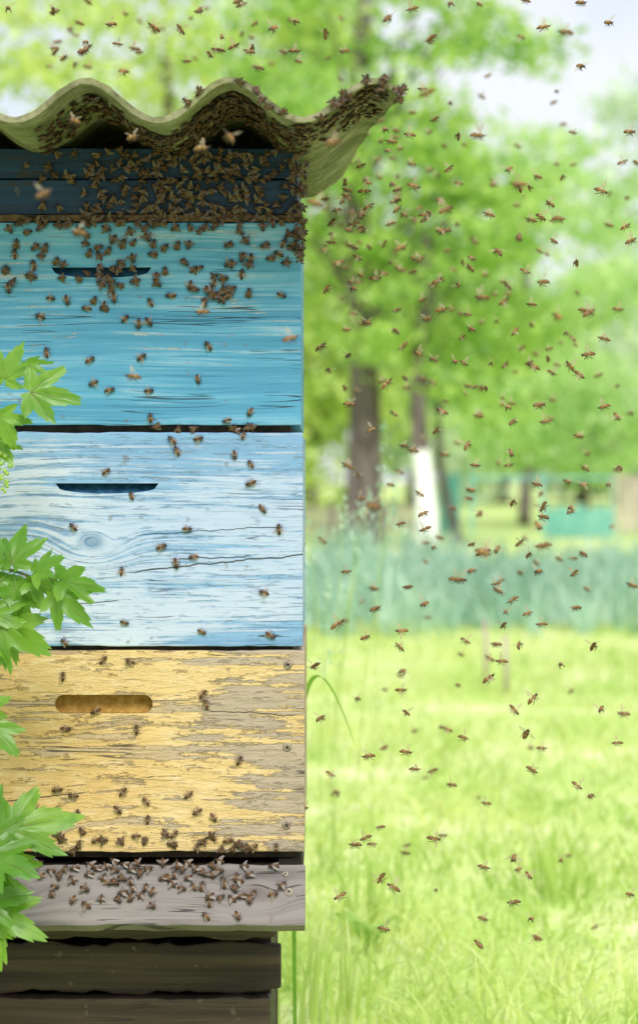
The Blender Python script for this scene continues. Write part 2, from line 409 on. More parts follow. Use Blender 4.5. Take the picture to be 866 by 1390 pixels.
for j in range(ny):
    a = j*(nx+1); b = a+nx+1; fs.append((a, b, N1+b, N1+a)); a += nx; b += nx; fs.append((a, N1+a, N1+b, b))
mb.add(vs, fs); o = mb.build('roof_sheet', M['cement'], None, True)
bm = bmesh.new(); bm.from_mesh(o.data)
for e in bm.edges:
    if len(e.link_faces) == 2 and e.calc_face_angle(0) > .9: e.smooth = False
bm.to_mesh(o.data); bm.free()
tag(o, 'corrugated grey-olive cement roof sheet on top of the hive, bees clustered below', 'roof')

# ---------------------------------------------------------------- bees
def bee_body(fly):
    mb = MB(); seg = 8
    prof = [(-8.0, .15, 0), (-7.4, .95, 0), (-6.6, 1.5, 1), (-6.2, 1.65, 0), (-5.3, 1.95, 1), (-4.8, 2.1, 0), (-3.9, 2.3, 1), (-3.2, 2.35, 0), (-2.3, 2.3, 1), (-1.6, 2.05, 1), (-.6, 1.1, 0),
            (-.1, 1.1, 2), (.7, 1.9, 2), (1.9, 2.35, 2), (3.1, 2.0, 2), (3.9, 1.0, 0), (4.3, 1.4, 0), (5.1, 1.75, 0), (6.0, 1.35, 0), (6.6, .3, 0)]
    vs = []
    for x, r_, m_ in prof:
        zc = 3.1 - (.05*(x+1)**2*.6 if x < -1 else 0) - (.12*(x-3.6) if x > 3.6 else 0)
        ry = r_*(1.1 if x > 3.9 else 1.0); rx = .62 if x > 3.9 else .9
        for k in range(seg): a = 2*PI*k/seg; vs.append((x, math.cos(a)*ry, zc+math.sin(a)*r_*rx))
    n = len(prof); fs = []; mi = []
    for i in range(n-1):
        for k in range(seg):
            fs.append((i*seg+k, i*seg+(k+1) % seg, (i+1)*seg+(k+1) % seg, (i+1)*seg+k)); mi.append(prof[i][2])
    fs += [tuple(range(seg))[::-1], tuple(range((n-1)*seg, n*seg))]; mi += [0, 0]
    mb.add(vs, fs, mi)
    for s in (-1, 1):
        for hx, kx, fx, ky, fy in ((2.6, 4.2, 6.0, 3.2, 4.2), (1.8, 1.9, 2.2, 4.2, 5.4), (.7, -1.6, -4.0, 4.4, 5.6)):
            if fly: pts = [(hx, s*1.3, 2), (kx*.8, s*2.6, .6), (fx-1.5, s*2.4, -1.8)]
            else: pts = [(hx, s*1.4, 2.2), (kx, s*ky, 2.9), (fx, s*fy, .1)]
            mb.tube(pts, [.45, .42, .16], 4, 0, False)
        mb.tube([(6.0, s*.5, 3.6), (7.4, s*1.4, 4.2), (8.8, s*1.7, 3.4)], [.14, .14, .12], 3, 0, False)
    mb.v = [(x*.001, y*.001, z*.001) for x, y, z in mb.v]
    return mb
def wing_geo():
    mb = MB()
    fore = [(0, 0), (.9, 2), (1.4, 5), (1.2, 8), (.3, 9.4), (-.8, 9.0), (-1.6, 7), (-1.5, 4), (-.7, 1.6)]
    hind = [(-.6, .5), (-1.3, 3), (-1.7, 5.4), (-2.5, 6.4), (-3.2, 5.4), (-3.0, 3.2), (-1.8, 1.2)]
    for poly, z in ((fore, 0.05), (hind, -.08)):
        mb.add([(x*.001, y*.001, (z+.02*y)*.001) for x, y in poly], [tuple(range(len(poly)))], 3)
    return mb
def wing_mat(s, kind):
    base = Matrix.Translation((.0018, s*.0013, .0046))
    mir = Matrix.Diagonal((1, s, 1, 1))
    if kind == 0: R = Matrix.Rotation(math.radians(68), 4, 'Z') @ Matrix.Rotation(math.radians(-12), 4, 'X')
    elif kind == 1: R = Matrix.Rotation(math.radians(42), 4, 'Z') @ Matrix.Rotation(math.radians(-4), 4, 'X')
    elif kind == 2: R = Matrix.Rotation(math.radians(12), 4, 'Z') @ Matrix.Rotation(math.radians(28), 4, 'X')
    elif kind == 3: R = Matrix.Rotation(math.radians(20), 4, 'Z') @ Matrix.Rotation(math.radians(62), 4, 'X')
    else: R = Matrix.Rotation(math.radians(-5), 4, 'Z') @ Matrix.Rotation(math.radians(-18), 4, 'X')
    return base @ mir @ R
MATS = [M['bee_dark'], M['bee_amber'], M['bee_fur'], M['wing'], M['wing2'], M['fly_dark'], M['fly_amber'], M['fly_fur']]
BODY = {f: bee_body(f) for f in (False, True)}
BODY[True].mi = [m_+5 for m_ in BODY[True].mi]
WG = wing_geo()
def mesh_of(mb, name):
    me = bpy.data.meshes.new(name); me.from_pydata(mb.v, [], mb.f)
    for m_ in MATS: me.materials.append(m_)
    me.polygons.foreach_set('material_index', mb.mi); me.polygons.foreach_set('use_smooth', [True]*len(mb.f)); me.update(); return me
BM = {f: mesh_of(BODY[f], 'bee_body') for f in BODY}
WM = {}
for kind in range(5):
    for s in (-1, 1):
        w = MB(); w.add(WG.v, WG.f, 3, wing_mat(s, kind)); WM[(kind, s)] = mesh_of(w, 'bee_wing')
PROTO = {}
nbees = 0
def place_bee(mat, fly, kind, label, group):
    global nbees
    key = (fly, kind)
    if key not in PROTO:
        b = bpy.data.objects.new('honeybee', BM[fly]); link(b); ws = []
        for s in (-1, 1): w = bpy.data.objects.new('wing', WM[(kind, s)]); link(w, b); ws.append(w)
        PROTO[key] = (b, ws)
    else:
        p, ws0 = PROTO[key]; b = p.copy(); link(b)
        for w0 in ws0: w = w0.copy(); link(w, b)
    b.matrix_world = mat; tag(b, label, 'bee', group); nbees += 1
def frame(fwd, up, pos, sc):
    f = Vector(fwd).normalized(); u = Vector(up); u = (u-f*u.dot(f)).normalized(); l = u.cross(f)
    m_ = Matrix((f, l, u)).transposed().to_4x4()
    return Matrix.Translation(pos) @ m_ @ Matrix.Scale(sc, 4)

FLY = [(738,40),(767,48),(788,7),(826,34),(789,93),(712,3),(560,15),(525,28),(587,55),(612,8),(650,8),(443,48),(468,72),(400,72),(403,32),(352,95),(325,5),(302,52),(338,72),(207,40),(152,36),(118,4),(75,68),(115,72),(160,62),(245,42),(170,100),(12,15),(270,18),(370,42),(285,76),
(855,182),(845,222),(815,262),(777,182),(733,298),(757,300),(730,243),(703,254),(648,188),(690,232),(610,230),(620,187),(560,155),(558,225),(541,286),(576,295),(523,333),(489,312),(562,255),(608,287),(662,294),(703,324),(675,345),(636,366),(623,389),(545,340),(510,380),(712,370),(738,386),(686,411),(654,408),(700,452),(753,432),(799,428),(775,460),(818,463),(797,484),(770,498),(744,489),(722,500),(838,422),(857,330),(850,310),(580,436),(600,424),(536,452),(565,482),(587,491),(549,472),(470,450),(445,505),(480,395),(462,360),(445,395),(498,250),(530,195),(580,128),(527,523),(475,552),(505,585),(533,563),(548,608),(592,587),(598,561),(652,530),(690,556),(733,553),(740,575),(785,595),(820,555),(836,568),(836,640),(792,638),(635,607),(645,634),(638,668),(490,678),(470,635),(530,660),(697,685),(727,660),(739,690),(790,660),(825,660),(775,697),(705,738),(731,716),(790,755),(655,754),(545,713),(508,690),(575,700),(650,700),(470,778),(437,735),(737,745),(856,797),(779,780),(731,779),(680,790),(673,803),(697,817),(716,835),(782,828),(617,790),(544,858),(540,880),(545,914),(545,938),(497,868),(460,850),(430,905),(436,978),(606,992),(627,1003),(551,1024),(563,1047),(551,970),(612,1068),(660,1092),(712,998),(735,1018),(782,1068),(803,1083),(838,1010),(845,972),(817,965),(805,880),(762,905),(735,850),(697,965),(725,950),(720,1048),(680,900),(665,923),(631,872),(447,1052),(455,1080),(500,1030),(412,1098),(497,1140),(517,1125),(482,1150),(550,1160),(588,1140),(462,1218),(520,1193),(533,1207),(590,1210),(656,1180),(655,1250),(717,1190),(697,1228),(720,1250),(730,1275),(807,1260),(855,1217),(650,1282),(520,1263),(760,1170)]
ROW = [(0, 100, 'above the roof edge'), (100, 200, 'level with the roof'), (200, 300, 'level with the shaded box'), (300, 440, 'level with the blue box top'),
       (440, 580, 'level with the blue box foot'), (580, 680, 'level with the white slot'), (680, 780, 'level with the white knot'), (780, 885, 'level with the white foot'),
       (885, 1000, 'level with the yellow slot'), (1000, 1160, 'level with the yellow foot'), (1160, 1400, 'level with the landing board')]
def fly_label(px, py, f):
    row = [n_ for a_, b_, n_ in ROW if a_ <= py < b_][0]
    c_ = 'over the hive' if px < 412 else ('beside the hive' if px < 530 else ('mid garden' if px < 700 else 'near right edge'))
    return 'flying honeybee %s, %s, heading %s' % (row, c_, 'right' if f.x > 0 else 'left')
for i, (px, py) in enumerate(FLY):
    y = random.triangular(-.75, .9, .0)
    if px < 412: y = random.uniform(-.35, -.15) if py > 90 else random.uniform(-.3, .6)
    a = random.choice((0, PI))+random.gauss(0, .9)
    f = Vector((math.cos(a), math.sin(a)*.9, random.gauss(0, .42)))
    u = Vector((random.gauss(0, .45), random.gauss(-.35, .5), 1))
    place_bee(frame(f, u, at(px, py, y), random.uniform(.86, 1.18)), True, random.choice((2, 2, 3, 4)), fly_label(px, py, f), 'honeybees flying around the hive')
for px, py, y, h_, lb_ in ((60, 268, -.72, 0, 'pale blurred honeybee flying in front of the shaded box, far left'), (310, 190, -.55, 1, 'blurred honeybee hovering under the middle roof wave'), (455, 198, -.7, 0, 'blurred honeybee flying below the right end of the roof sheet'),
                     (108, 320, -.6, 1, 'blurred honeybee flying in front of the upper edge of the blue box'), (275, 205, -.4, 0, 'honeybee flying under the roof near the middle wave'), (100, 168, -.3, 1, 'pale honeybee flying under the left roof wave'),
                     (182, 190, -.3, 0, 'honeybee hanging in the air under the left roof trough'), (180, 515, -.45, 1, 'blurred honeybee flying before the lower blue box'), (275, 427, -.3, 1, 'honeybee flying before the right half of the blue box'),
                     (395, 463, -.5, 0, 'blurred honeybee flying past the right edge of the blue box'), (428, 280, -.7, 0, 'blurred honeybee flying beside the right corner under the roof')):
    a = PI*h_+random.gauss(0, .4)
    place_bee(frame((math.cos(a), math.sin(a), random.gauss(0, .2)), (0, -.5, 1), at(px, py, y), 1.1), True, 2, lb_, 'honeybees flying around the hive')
CR1 = [(123,488),(193,485),(203,530),(205,567),(127,520),(150,530),(55,430),(70,405),(118,418),(140,415),(170,432),(188,440),(203,437),(232,400),(258,388),(272,365),(300,398),(290,385),(312,400),(383,400),(310,358),(340,352),(378,345),(155,405),(65,478),(45,360),(20,345),(282,470),(270,515),(340,560),(92,408),(330,372),(205,410),(385,330),(12,392)]
CR2 = [(233,598),(240,612),(270,595),(330,590),(318,618),(340,630),(340,655),(358,690),(380,718),(263,757),(255,718),(220,742),(240,765),(145,640),(180,672),(100,715),(165,775),(368,862),(275,857),(170,845),(358,805),(88,872),(308,572)]
CR3 = [(85,918),(185,990),(90,990),(130,965),(177,898),(280,955),(276,942),(140,895),(198,1088),(168,1075),(255,1078),(325,1032),(268,1102),(290,1110),(225,1130),(237,1132),(310,1140),(185,1135),(105,1105),(130,1140),(100,1080),(200,1112),(375,1150),(48,1095),(78,1072),(268,1150),(345,1150),(160,1100)]
for lst, mid, lo, nm, yy in ((CR1, 430, 0, 'blue', 0), (CR2, 730, 0, 'white', -.002), (CR3, 1020, 0, 'yellow', -.001)):
    for px, py in lst:
        a = random.uniform(0, 2*PI); f = Vector((math.cos(a), 0, math.sin(a)))
        lab = 'honeybee crawling on the %s %s of the %s hive box, head %s' % ('upper' if py < mid else 'lower', 'left' if px < 140 else ('middle' if px < 270 else 'right'), nm, 'up' if f.z > 0 else 'down')
        place_bee(frame(f, (random.gauss(0, .3), -1, random.gauss(0, .3)), at(px, py, yy-.0002), random.uniform(.74, .92)), False, random.choice((0, 0, 1)), lab, 'honeybees crawling on the hive front')
bl = Vector((0, -math.sin(math.radians(33)), -math.cos(math.radians(33)))); bn = Vector((0, -math.cos(math.radians(33)), math.sin(math.radians(33))))
def on_board(px, t):
    return Vector(((px-433)/1200, -.008, zf)) + bl*t + bn*.0096
LB = [(80,1205),(105,1222),(123,1228),(180,1218),(210,1212),(232,1195),(265,1205),(287,1225),(283,1242),(305,1197),(322,1193),(340,1222),(325,1242),(372,1215),(150,1200),(60,1192)]
for px, py in LB:
    a = random.uniform(0, 2*PI); f = Vector((1, 0, 0))*math.cos(a)+bl*(-math.sin(a))
    place_bee(frame(f, bn, on_board(px, (py-1176)/1200/math.cos(math.radians(33))*.95), random.uniform(.74, .9)), False, random.choice((0, 1)),
              'honeybee walking on the %s of the grey landing board, heading %s' % ('left part' if px < 140 else ('middle' if px < 270 else 'right part'), 'right' if f.x > 0 else 'left'), 'honeybees walking on the landing board')
print('individual bees', nbees)
# --- the uncountable cluster
def np_bee(kind, fly=False, wm=4):
    m_ = MB(); m_.add(BODY[fly].v, BODY[fly].f, BODY[fly].mi)
    for s in (-1, 1): m_.add(WG.v, WG.f, wm, wing_mat(s, kind))
    return m_
BB = [np_bee(0), np_bee(1)]; BF = [np_bee(2, True, 3), np_bee(4, True, 3), np_bee(3, True, 3)]
cl = MB(); cnt = 0
def put(mat, lib=None):
    global cnt
    b = random.choice(lib or BB); off = len(cl.v); A = np.array(b.v); Mx = np.array(mat)
    cl.v += (A @ Mx[:3, :3].T + Mx[:3, 3]).tolist(); cl.f += [tuple(off+i for i in f) for f in b.f]; cl.mi += b.mi; cnt += 1
def randf(n):
    n = Vector(n); a = Vector((random.gauss(0, 1), random.gauss(0, 1), random.gauss(0, 1))); return a-n*a.dot(n)
def under(x, y, lay=0):
    sl = -AMP*2*PI/PER*math.sin(2*PI*(x-XC)/PER); n = Vector((sl, 0, -1)).normalized()
    p = Vector((x, y, roof_z(x, y)))+n*(TH+lay); put(frame(randf(n), n+Vector((random.gauss(0, .25), random.gauss(0, .25), random.gauss(0, .25))), p, random.uniform(.76, .92)))
for k in range(600):
    u = random.random()
    if u < .50: x = random.gauss(-.095, .037)
    elif u < .70: x = random.uniform(-.03, .075)
    else: x = random.uniform(-.31, -.1)
    y = -.195 + abs(random.gauss(0, .10)) if x > -.03 else random.uniform(-.15, .0)
    if x > .08 or y > .02 or x < -.36: continue
    if x > -.02 and y > .0: continue
    under(x, y, random.choice((0, 0, .004)))
for k in range(24):
    x = random.uniform(.0, .086) if k < 17 else random.uniform(-.14, .0)
    n = Vector((random.gauss(0, .4), -1, random.gauss(-.1, .5)))
    put(frame(randf(n.normalized()), n, Vector((x, RY0-.001, roof_z(x, RY0)-random.uniform(-.003, .014))), .84))
def wall(px, py, y=0.0, sc=1.0):
    put(frame((random.gauss(0, 1), 0, random.gauss(0, 1)), (random.gauss(0, .3), -1, random.gauss(0, .3)), at(px, py, y), random.uniform(.72, .92)*sc))
taken = []
def free(px, py, r):
    for a_, b_ in taken:
        if (a_-px)**2+(b_-py)**2 < r*r: return False
    taken.append((px, py)); return True
for k in range(420):
    px = random.triangular(20, 405, 330); py = 205+95*random.random()**1.2
    if free(px, py, 7.5): wall(px, py, .003)
for k in range(90):
    px = random.uniform(15, 408); py = 298+abs(random.gauss(0, 9))
    if free(px, py, 8): wall(px, py, -.001)
for k in range(50):
    cx = random.choice((random.gauss(110, 60), random.gauss(230, 60), random.gauss(90, 40), random.uniform(240, 400))); cy = 306+abs(random.gauss(0, 44))
    for q in range(random.choice((1, 1, 1, 2, 3))):
        px = cx+random.gauss(0, 15); py = cy+random.gauss(0, 12)
        if 4 < px < 405 and 300 < py < 440 and free(px, py, 11): wall(px, py, -.0005)
for k in range(16): wall(random.gauss(125, 42), random.gauss(378, 7), -.001)
for k in range(8): wall(random.gauss(298, 14), random.gauss(398, 8), -.001)
for k in range(58):
    t = random.random()**1.2; py = 190+165*t; px = 401+random.gauss(3, 7*(1-t*.7)); y = random.uniform(-.03, .03)
    a_ = Vector((random.gauss(.5, .5), -1, random.gauss(0, .4)))
    put(frame(randf(a_.normalized()), a_, at(px, py, y), .84))
for k in range(26):
    wall(random.uniform(200, 345), 581+random.gauss(0, 3), .0) if k < 7 else wall(random.uniform(60, 340), random.gauss(1143, 9), -.001)
taken = []
for k in range(150):
    px = random.triangular(35, 395, 180); t = -.004+abs(random.gauss(0, .022)); a = random.uniform(0, 2*PI)
    if t > .060 or not free(px, t*1200, 10.5): continue
    f = Vector((1, 0, 0))*math.cos(a)+bl*(-math.sin(a)); put(frame(f, bn, on_board(px, t), random.uniform(.72, .88)))
for k in range(330):
    if k < 80: px = abs(random.gauss(0, 60))+440; py = random.gauss(250, 90)
    elif k < 290: px = random.triangular(415, 900, 640); py = random.triangular(0, 1290, 330)
    else: px = random.uniform(-20, 420); py = random.uniform(0, 95)
    a = random.choice((0, PI))+random.gauss(0, .9)
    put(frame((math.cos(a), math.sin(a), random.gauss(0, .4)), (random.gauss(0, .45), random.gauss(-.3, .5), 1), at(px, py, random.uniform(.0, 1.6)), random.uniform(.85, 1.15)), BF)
o = cl.build('bee_cluster', MATS, None, True)
tag(o, 'dense crowd of honeybees massed under the roof, on the box tops and at the entrance', 'bees', None, 'stuff')
print('cluster bees', cnt)

# ---------------------------------------------------------------- currant shrub at the left
def lobed_leaf(mb, base, tip, normal, size):
    t = Vector(tip).normalized(); n = Vector(normal); n = (n-t*n.dot(t)).normalized(); s_ = t.cross(n)
    j = lambda q: random.uniform(-q, q)
    lobes = [(j(5), 1.0, 30+j(3)), (44+j(6), .84+j(.08), 27+j(3)), (-44+j(6), .84+j(.08), 27+j(3)), (94+j(8), .56+j(.07), 32), (-94+j(8), .56+j(.07), 32)]
    N = 168; out = []; ph = random.uniform(0, 9)
    for i in range(N+1):
        th = -158+316*i/N; r_ = 0
        for c_, L_, w_ in lobes:
            d_ = abs(th-c_)/w_
            r_ = max(r_, L_*(1-.62*min(d_, 1)**1.0) if d_ < 1.25 else 0)
        r_ = max(r_, .20)
        sgn = 1 if any(0 <= th-c_ < w_*.8 for c_, L_, w_ in lobes) else -1
        tooth = (sgn*i/5.0+ph) % 1.0
        r_ *= 1+.15*((1-tooth)-.5) + .04*math.sin(i*.31+ph*3)
        out.append((math.radians(th), r_))
    b = len(mb.v); curl = random.uniform(.10, .45); fold = random.uniform(.05, .12)
    def P(th, r_, q):
        x = math.cos(th)*r_*q; y = math.sin(th)*r_*q
        dl = min(abs(math.degrees(th)-c_) for c_, _, _ in lobes)
        z = -curl*(x*abs(x)*.7+y*y*.8) + fold*min(dl/24, 1)*r_*q + .09*mnoise.noise(Vector((x*3, y*3, size*99+b)))
        return Vector(base)+(t*x+s_*y+n*z)*size
    vs = [Vector(base)]
    for q in (.35, .7, 1.0): vs += [P(th, r_, q) for th, r_ in out]
    K = N+1; fs = [(0, 1+i, 2+i) for i in range(N)]
    for q in range(2):
        for i in range(N): a = 1+q*K+i; fs.append((a, a+K, a+K+1, a+1))
    mb.add(vs, fs)
    for c_, L_, _ in lobes[:3]:
        th = math.radians(c_)
        mb.tube([P(th, L_, q)-n*size*.004 for q in (0, .3, .6, .9)], [size*.010, size*.008, size*.005, size*.003], 4, 1, False)
root = empty('currant_bush', at(-330, 1600, -.12), 'currant bush with jagged green leaves reaching in front of the hive at left', 'bush')
rl = root.location.copy()
BR = [
 dict(pts=[(-330,1600),(-200,1100),(-120,780),(-60,560),(0,512),(40,505)], leaves=[(8,515,50,75),(42,532,66,-8),(-5,560,50,215),(0,565,46,-60),(36,498,38,20),(-8,600,44,-40)]),
 dict(pts=[(-330,1600),(-220,1200),(-130,900),(-50,760),(20,775),(80,795)], leaves=[(18,765,58,78),(50,776,46,35),(84,788,60,-5),(76,806,58,-42),(22,800,56,-75),(-5,770,56,120),(45,790,50,-25),(0,790,50,-20)]),
 dict(pts=[(-330,1600),(-240,1250),(-140,980),(-60,850),(0,835),(25,850)], leaves=[(14,846,68,-38),(0,846,56,-85),(-15,835,56,30),(-10,860,56,-55)]),
 dict(pts=[(-330,1600),(-250,1300),(-150,1080),(-60,985),(-20,975)], leaves=[(-18,965,36,35),(-15,985,52,-42)]),
 dict(pts=[(-330,1600),(-230,1380),(-130,1240),(-50,1150),(0,1130),(20,1128)], leaves=[(14,1126,88,16),(-10,1138,64,80),(-15,1160,78,-15),(-15,1190,74,-32),(-30,1150,70,150),(-12,1175,70,5)]),
 dict(pts=[(-330,1600),(-220,1450),(-120,1330),(-40,1270),(-10,1240)], leaves=[(-15,1238,74,-20),(-28,1250,64,-60),(-25,1225,66,10)]),
]
for bi, br in enumerate(BR):
    yb = -.13-.012*bi; mb = MB()
    pts = [at(p[0], p[1], yb)-rl for p in br['pts']]
    mb.tube(pts, [.005, .004, .003, .0022, .0016, .0009][:len(pts)], 6, 0)
    st = mb.build('stem', M['stem'], root)
    fb = MB()
    for (px, py, s_, ang) in br['leaves']:
        a = math.radians(ang); y = yb-random.uniform(-.01, .035)
        base = at(px, py, y)-rl; near = min(pts, key=lambda q: (q-base).length)
        fb.tube([near, (near+base)/2+Vector((0, -.002, .003)), base], [.0009, .0008, .0008], 4, 1, False)
        tip = Vector((math.cos(a), random.uniform(-.5, .3), math.sin(a)))
        nrm = Vector((random.gauss(0, .45), -1, random.uniform(.1, 1.4)))
        lobed_leaf(fb, base, tip, nrm, s_/1170)
    fb.build('foliage', [M['currant'], M['stem']], root)
mb = MB()
for k in range(16):
    t = k/15; p = at(6+random.gauss(0, 4), 615+52*t, -.14)-rl; rr = .0032-.0012*t
    bm = bmesh.new(); bmesh.ops.create_uvsphere(bm, u_segments=10, v_segments=7, radius=rr)
    mb.add([v.co+p for v in bm.verts], [[v.index for v in f.verts] for f in bm.faces]); bm.free()
mb.tube([at(0, 560, -.14)-rl, at(7, 620, -.14)-rl, at(6, 667, -.14)-rl], .0005, 4, 0, False)
mb.build('berries', M['berry'], root)

# ---------------------------------------------------------------- trees
def leaves_np(cen, sig, n_per, size):
    C_ = np.repeat(np.array(cen), n_per, axis=0); S_ = np.repeat(np.array(sig), n_per)[:, None]
    n = len(C_); P = C_ + rng.normal(size=(n, 3))*S_*np.array([1.15, 1.15, .55])
    a = rng.normal(size=(n, 3)); a /= np.linalg.norm(a, axis=1)[:, None]
    b = rng.normal(size=(n, 3)); b -= a*(a*b).sum(1)[:, None]; b /= np.linalg.norm(b, axis=1)[:, None]
    s_ = size*rng.uniform(.6, 1.3, (n, 1))
    V = np.stack([P-a*s_, P-b*s_*.5+a*s_*.1, P+a*s_, P+b*s_*.5+a*s_*.1], 1).reshape(-1, 3)
    return V, np.arange(n*4).reshape(-1, 4)
def tree(name, label, cat, px, d, tr, h, ells, mat, nclump, nper, size, lean=0.0, bark=None, white=0.0, sig=.30, group=None, limb=4):
    bx, by = gx(px, d), d-D
    root = empty(name, (bx, by, 0), label, cat, group)
    cen = []
    for (cx, cy, cz, rx, ry, rz, wgt) in ells:
        for k in range(int(nclump*wgt)):
            v = rng.normal(size=3); v /= np.linalg.norm(v); q = rng.uniform(.15, 1)**.45
            cen.append((cx+v[0]*rx*q, cy+v[1]*ry*q, cz+v[2]*rz*q))
    mb = MB(); pts = []; rad = []
    for i in range(17):
        t = i/16; pts.append(Vector((lean*h*t+.05*math.sin(t*7+px), .04*math.sin(t*5), h*t))); rad.append(tr*(1.25, 1.08, 1.0)[i] if i < 3 else tr*(1.05-.65*t))
    mb.tube(pts, rad, 10)
    if white:
        for k in range(len(mb.f)):
            if all(mb.v[j][2] < white for j in mb.f[k]): mb.mi[k] = 1
    for c_ in cen[::limb]:
        c_ = Vector(c_); t = min(max((c_.z-h*.2)/h*.85, .45), .95); p0 = pts[int(t*16)]
        mid = (p0+c_)/2+Vector((0, 0, .25)); mb.tube([p0, mid, c_], [tr*.2*(1.2-t), tr*.1, tr*.03], 5, 0, False)
    mb.build('trunk', [bark or M['bark'], M['lime']], root)
    V, Fc = leaves_np(cen, [sig]*len(cen), nper, size)
    np_obj('crown', V, Fc, mat, root)
    return root
tree('garden_tree', 'large green tree with thick grey-brown trunk standing just right of the hive', 'tree', 490, 26, .21, 6.5,
     [(.3, .6, 6.3, 2.0, 1.8, 1.6, 1), (1.25, 0, 3.1, .9, 1.2, 1.9, .75), (-.9, .9, 4.6, .7, .8, 1.6, .3), (.0, 1.3, 4.0, 1.3, .7, 1.6, .35), (.1, -1.0, 5.0, 1.5, .5, 1.1, .45), (.35, -.7, 3.0, .6, .4, 1.0, .17)], M['tree1'], 44, 85, .080, sig=.21)
tree('garden_tree', 'yellow-green tree filling the top left corner above the roof', 'tree', 230, 36, .16, 8.0,
     [(0, 0, 8.2, 3.4, 2.5, 2.6, 1)], M['tree2'], 60, 90, .12, sig=.34)
tree('garden_tree', 'young tree with a white painted trunk foot, right of the big brown trunk', 'tree', 573, 25.4, .125, 3.6,
     [(.3, .2, 3.5, 1.1, 1.0, 1.1, 1)], M['tree1'], 24, 80, .07, white=1.2, sig=.2)
tree('garden_tree', 'small tree with dark leaning trunk in front of the teal fence', 'tree', 618, 27, .06, 2.6,
     [(.4, 0, 2.6, .9, .8, .8, 1)], M['tree1'], 22, 80, .06, lean=-.14, sig=.2)
tree('garden_tree', 'pale green spreading tree at right, behind the teal fence', 'tree', 715, 38, .10, 5.5,
     [(.2, 0, 4.5, 1.9, 1.8, 2.4, 1), (-.9, 0, 2.8, 1.1, 1, 1.2, .35), (.3, 0, 2.2, 1.5, .8, .8, .3)], M['tree3'], 54, 85, .11, sig=.28)
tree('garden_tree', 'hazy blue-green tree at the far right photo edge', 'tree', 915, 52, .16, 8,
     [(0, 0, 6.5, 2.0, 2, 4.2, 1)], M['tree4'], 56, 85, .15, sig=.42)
tree('shrub', 'low bright green shrub at the right, behind the teal fence', 'shrub', 800, 34, .05, 1.5,
     [(0, 0, 1.9, 1.3, .8, 1.1, 1), (-1.2, 0, 1.6, .9, .7, .8, .5)], M['tree3'], 34, 85, .08, sig=.26)
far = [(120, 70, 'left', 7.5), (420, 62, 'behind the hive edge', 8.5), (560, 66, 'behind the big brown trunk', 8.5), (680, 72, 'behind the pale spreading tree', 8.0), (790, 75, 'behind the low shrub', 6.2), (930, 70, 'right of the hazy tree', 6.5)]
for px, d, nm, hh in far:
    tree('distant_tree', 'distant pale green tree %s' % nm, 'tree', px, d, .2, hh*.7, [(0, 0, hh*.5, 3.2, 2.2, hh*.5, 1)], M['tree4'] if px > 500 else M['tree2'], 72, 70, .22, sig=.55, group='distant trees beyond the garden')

# ---------------------------------------------------------------- fences
def fence(name, label, cat, x0, x1, d, h, mat, pmat, n, gap, zlo=.05, rails=(.3, .8), cover='picket'):
    r = empty(name, ((x0+x1)/2, d-D, 0), label, cat); w = x1-x0
    for k in range(n+1):
        x = -w/2+w*k/n; board('post', mat, x-.022, x+.022, -.022, .022, 0, h+.04, r, bev=.005, jit=0)
    for q in rails: board('rail', mat, -w/2+.023, w/2-.023, -.022, -.004, h*q, h*q+.035, r, bev=.004, jit=0)
    if cover == 'picket':
        mb = MB(); x = -w/2+.06
        while x < w/2-.14:
            hh = h*random.uniform(.95, 1)
            mb.add([(x, -.05, zlo), (x+.09, -.05, zlo), (x+.09, -.05, hh), (x+.045, -.05, hh+.04), (x, -.05, hh), (x, -.032, zlo), (x+.09, -.032, zlo), (x+.09, -.032, hh), (x+.045, -.032, hh+.04), (x, -.032, hh)],
                   [(0, 1, 2, 3, 4), (9, 8, 7, 6, 5), (0, 5, 6, 1), (1, 6, 7, 2), (2, 7, 8, 3), (3, 8, 9, 4), (4, 9, 5, 0)])
            x += .09+gap
        mb.build('pickets', pmat, r, False)
    elif cover == 'net':
        mb = MB(); nn = 24
        vs = [(-w/2+w*i/nn, -.04+.02*math.sin(i*1.7), z+(.03*math.sin(i*.9+x0) if z == h else 0)) for z in (zlo, h*.5, h) for i in range(nn+1)]
        mb.add(vs, [(j*(nn+1)+i, j*(nn+1)+i+1, (j+1)*(nn+1)+i+1, (j+1)*(nn+1)+i) for j in range(2) for i in range(nn)])
        mb.build('net', pmat, r, True)
fence('picket_fence', 'grey-brown picket fence between the brown trunk and the white trunk', 'fence', gx(380, 31), gx(590, 31), 31, .42, M['fencewood'], M['fencewood'], 3, .05)
fence('net_fence', 'narrow upright teal net panel right behind the leaning trunk', 'fence', gx(598, 30), gx(622, 30), 30, .85, M['teal'], M['tealnet'], 1, 0, .05, (.1, .95), 'net')
fence('net_fence', 'wide teal net fence section near the right photo edge', 'fence', gx(742, 29.5), gx(830, 29.5), 29.5, .42, M['teal'], M['tealnet'], 2, 0, .02, (.1, .85), 'net')
fence('rail_fence', 'open teal frame fence standing behind the teal net sections', 'fence', gx(640, 32), gx(832, 32), 32, .85, M['teal'], M['teal'], 2, 0, .0, (.94,), 'none')
fence('picket_fence', 'pale brown board fence at the right photo edge', 'fence', gx(834, 31), gx(1050, 31), 31, .85, M['fencewood'], M['fencewood'], 4, .015)
for px, d, h_, nm in ((658, 8.5, .26, 'left'), (686, 8.2, .22, 'right')):
    mb = MB(); mb.tube([(0, 0, 0), (.004, 0, h_*.5), (-.002, 0, h_)], [.010, .009, .008], 7); o = mb.build('garden_stake', M['fencewood'], None, True, (gx(px, d), d-D, 0))
    tag(o, 'short wooden stake standing in the grass, %s one of two' % nm, 'stake', 'stakes in the grass')

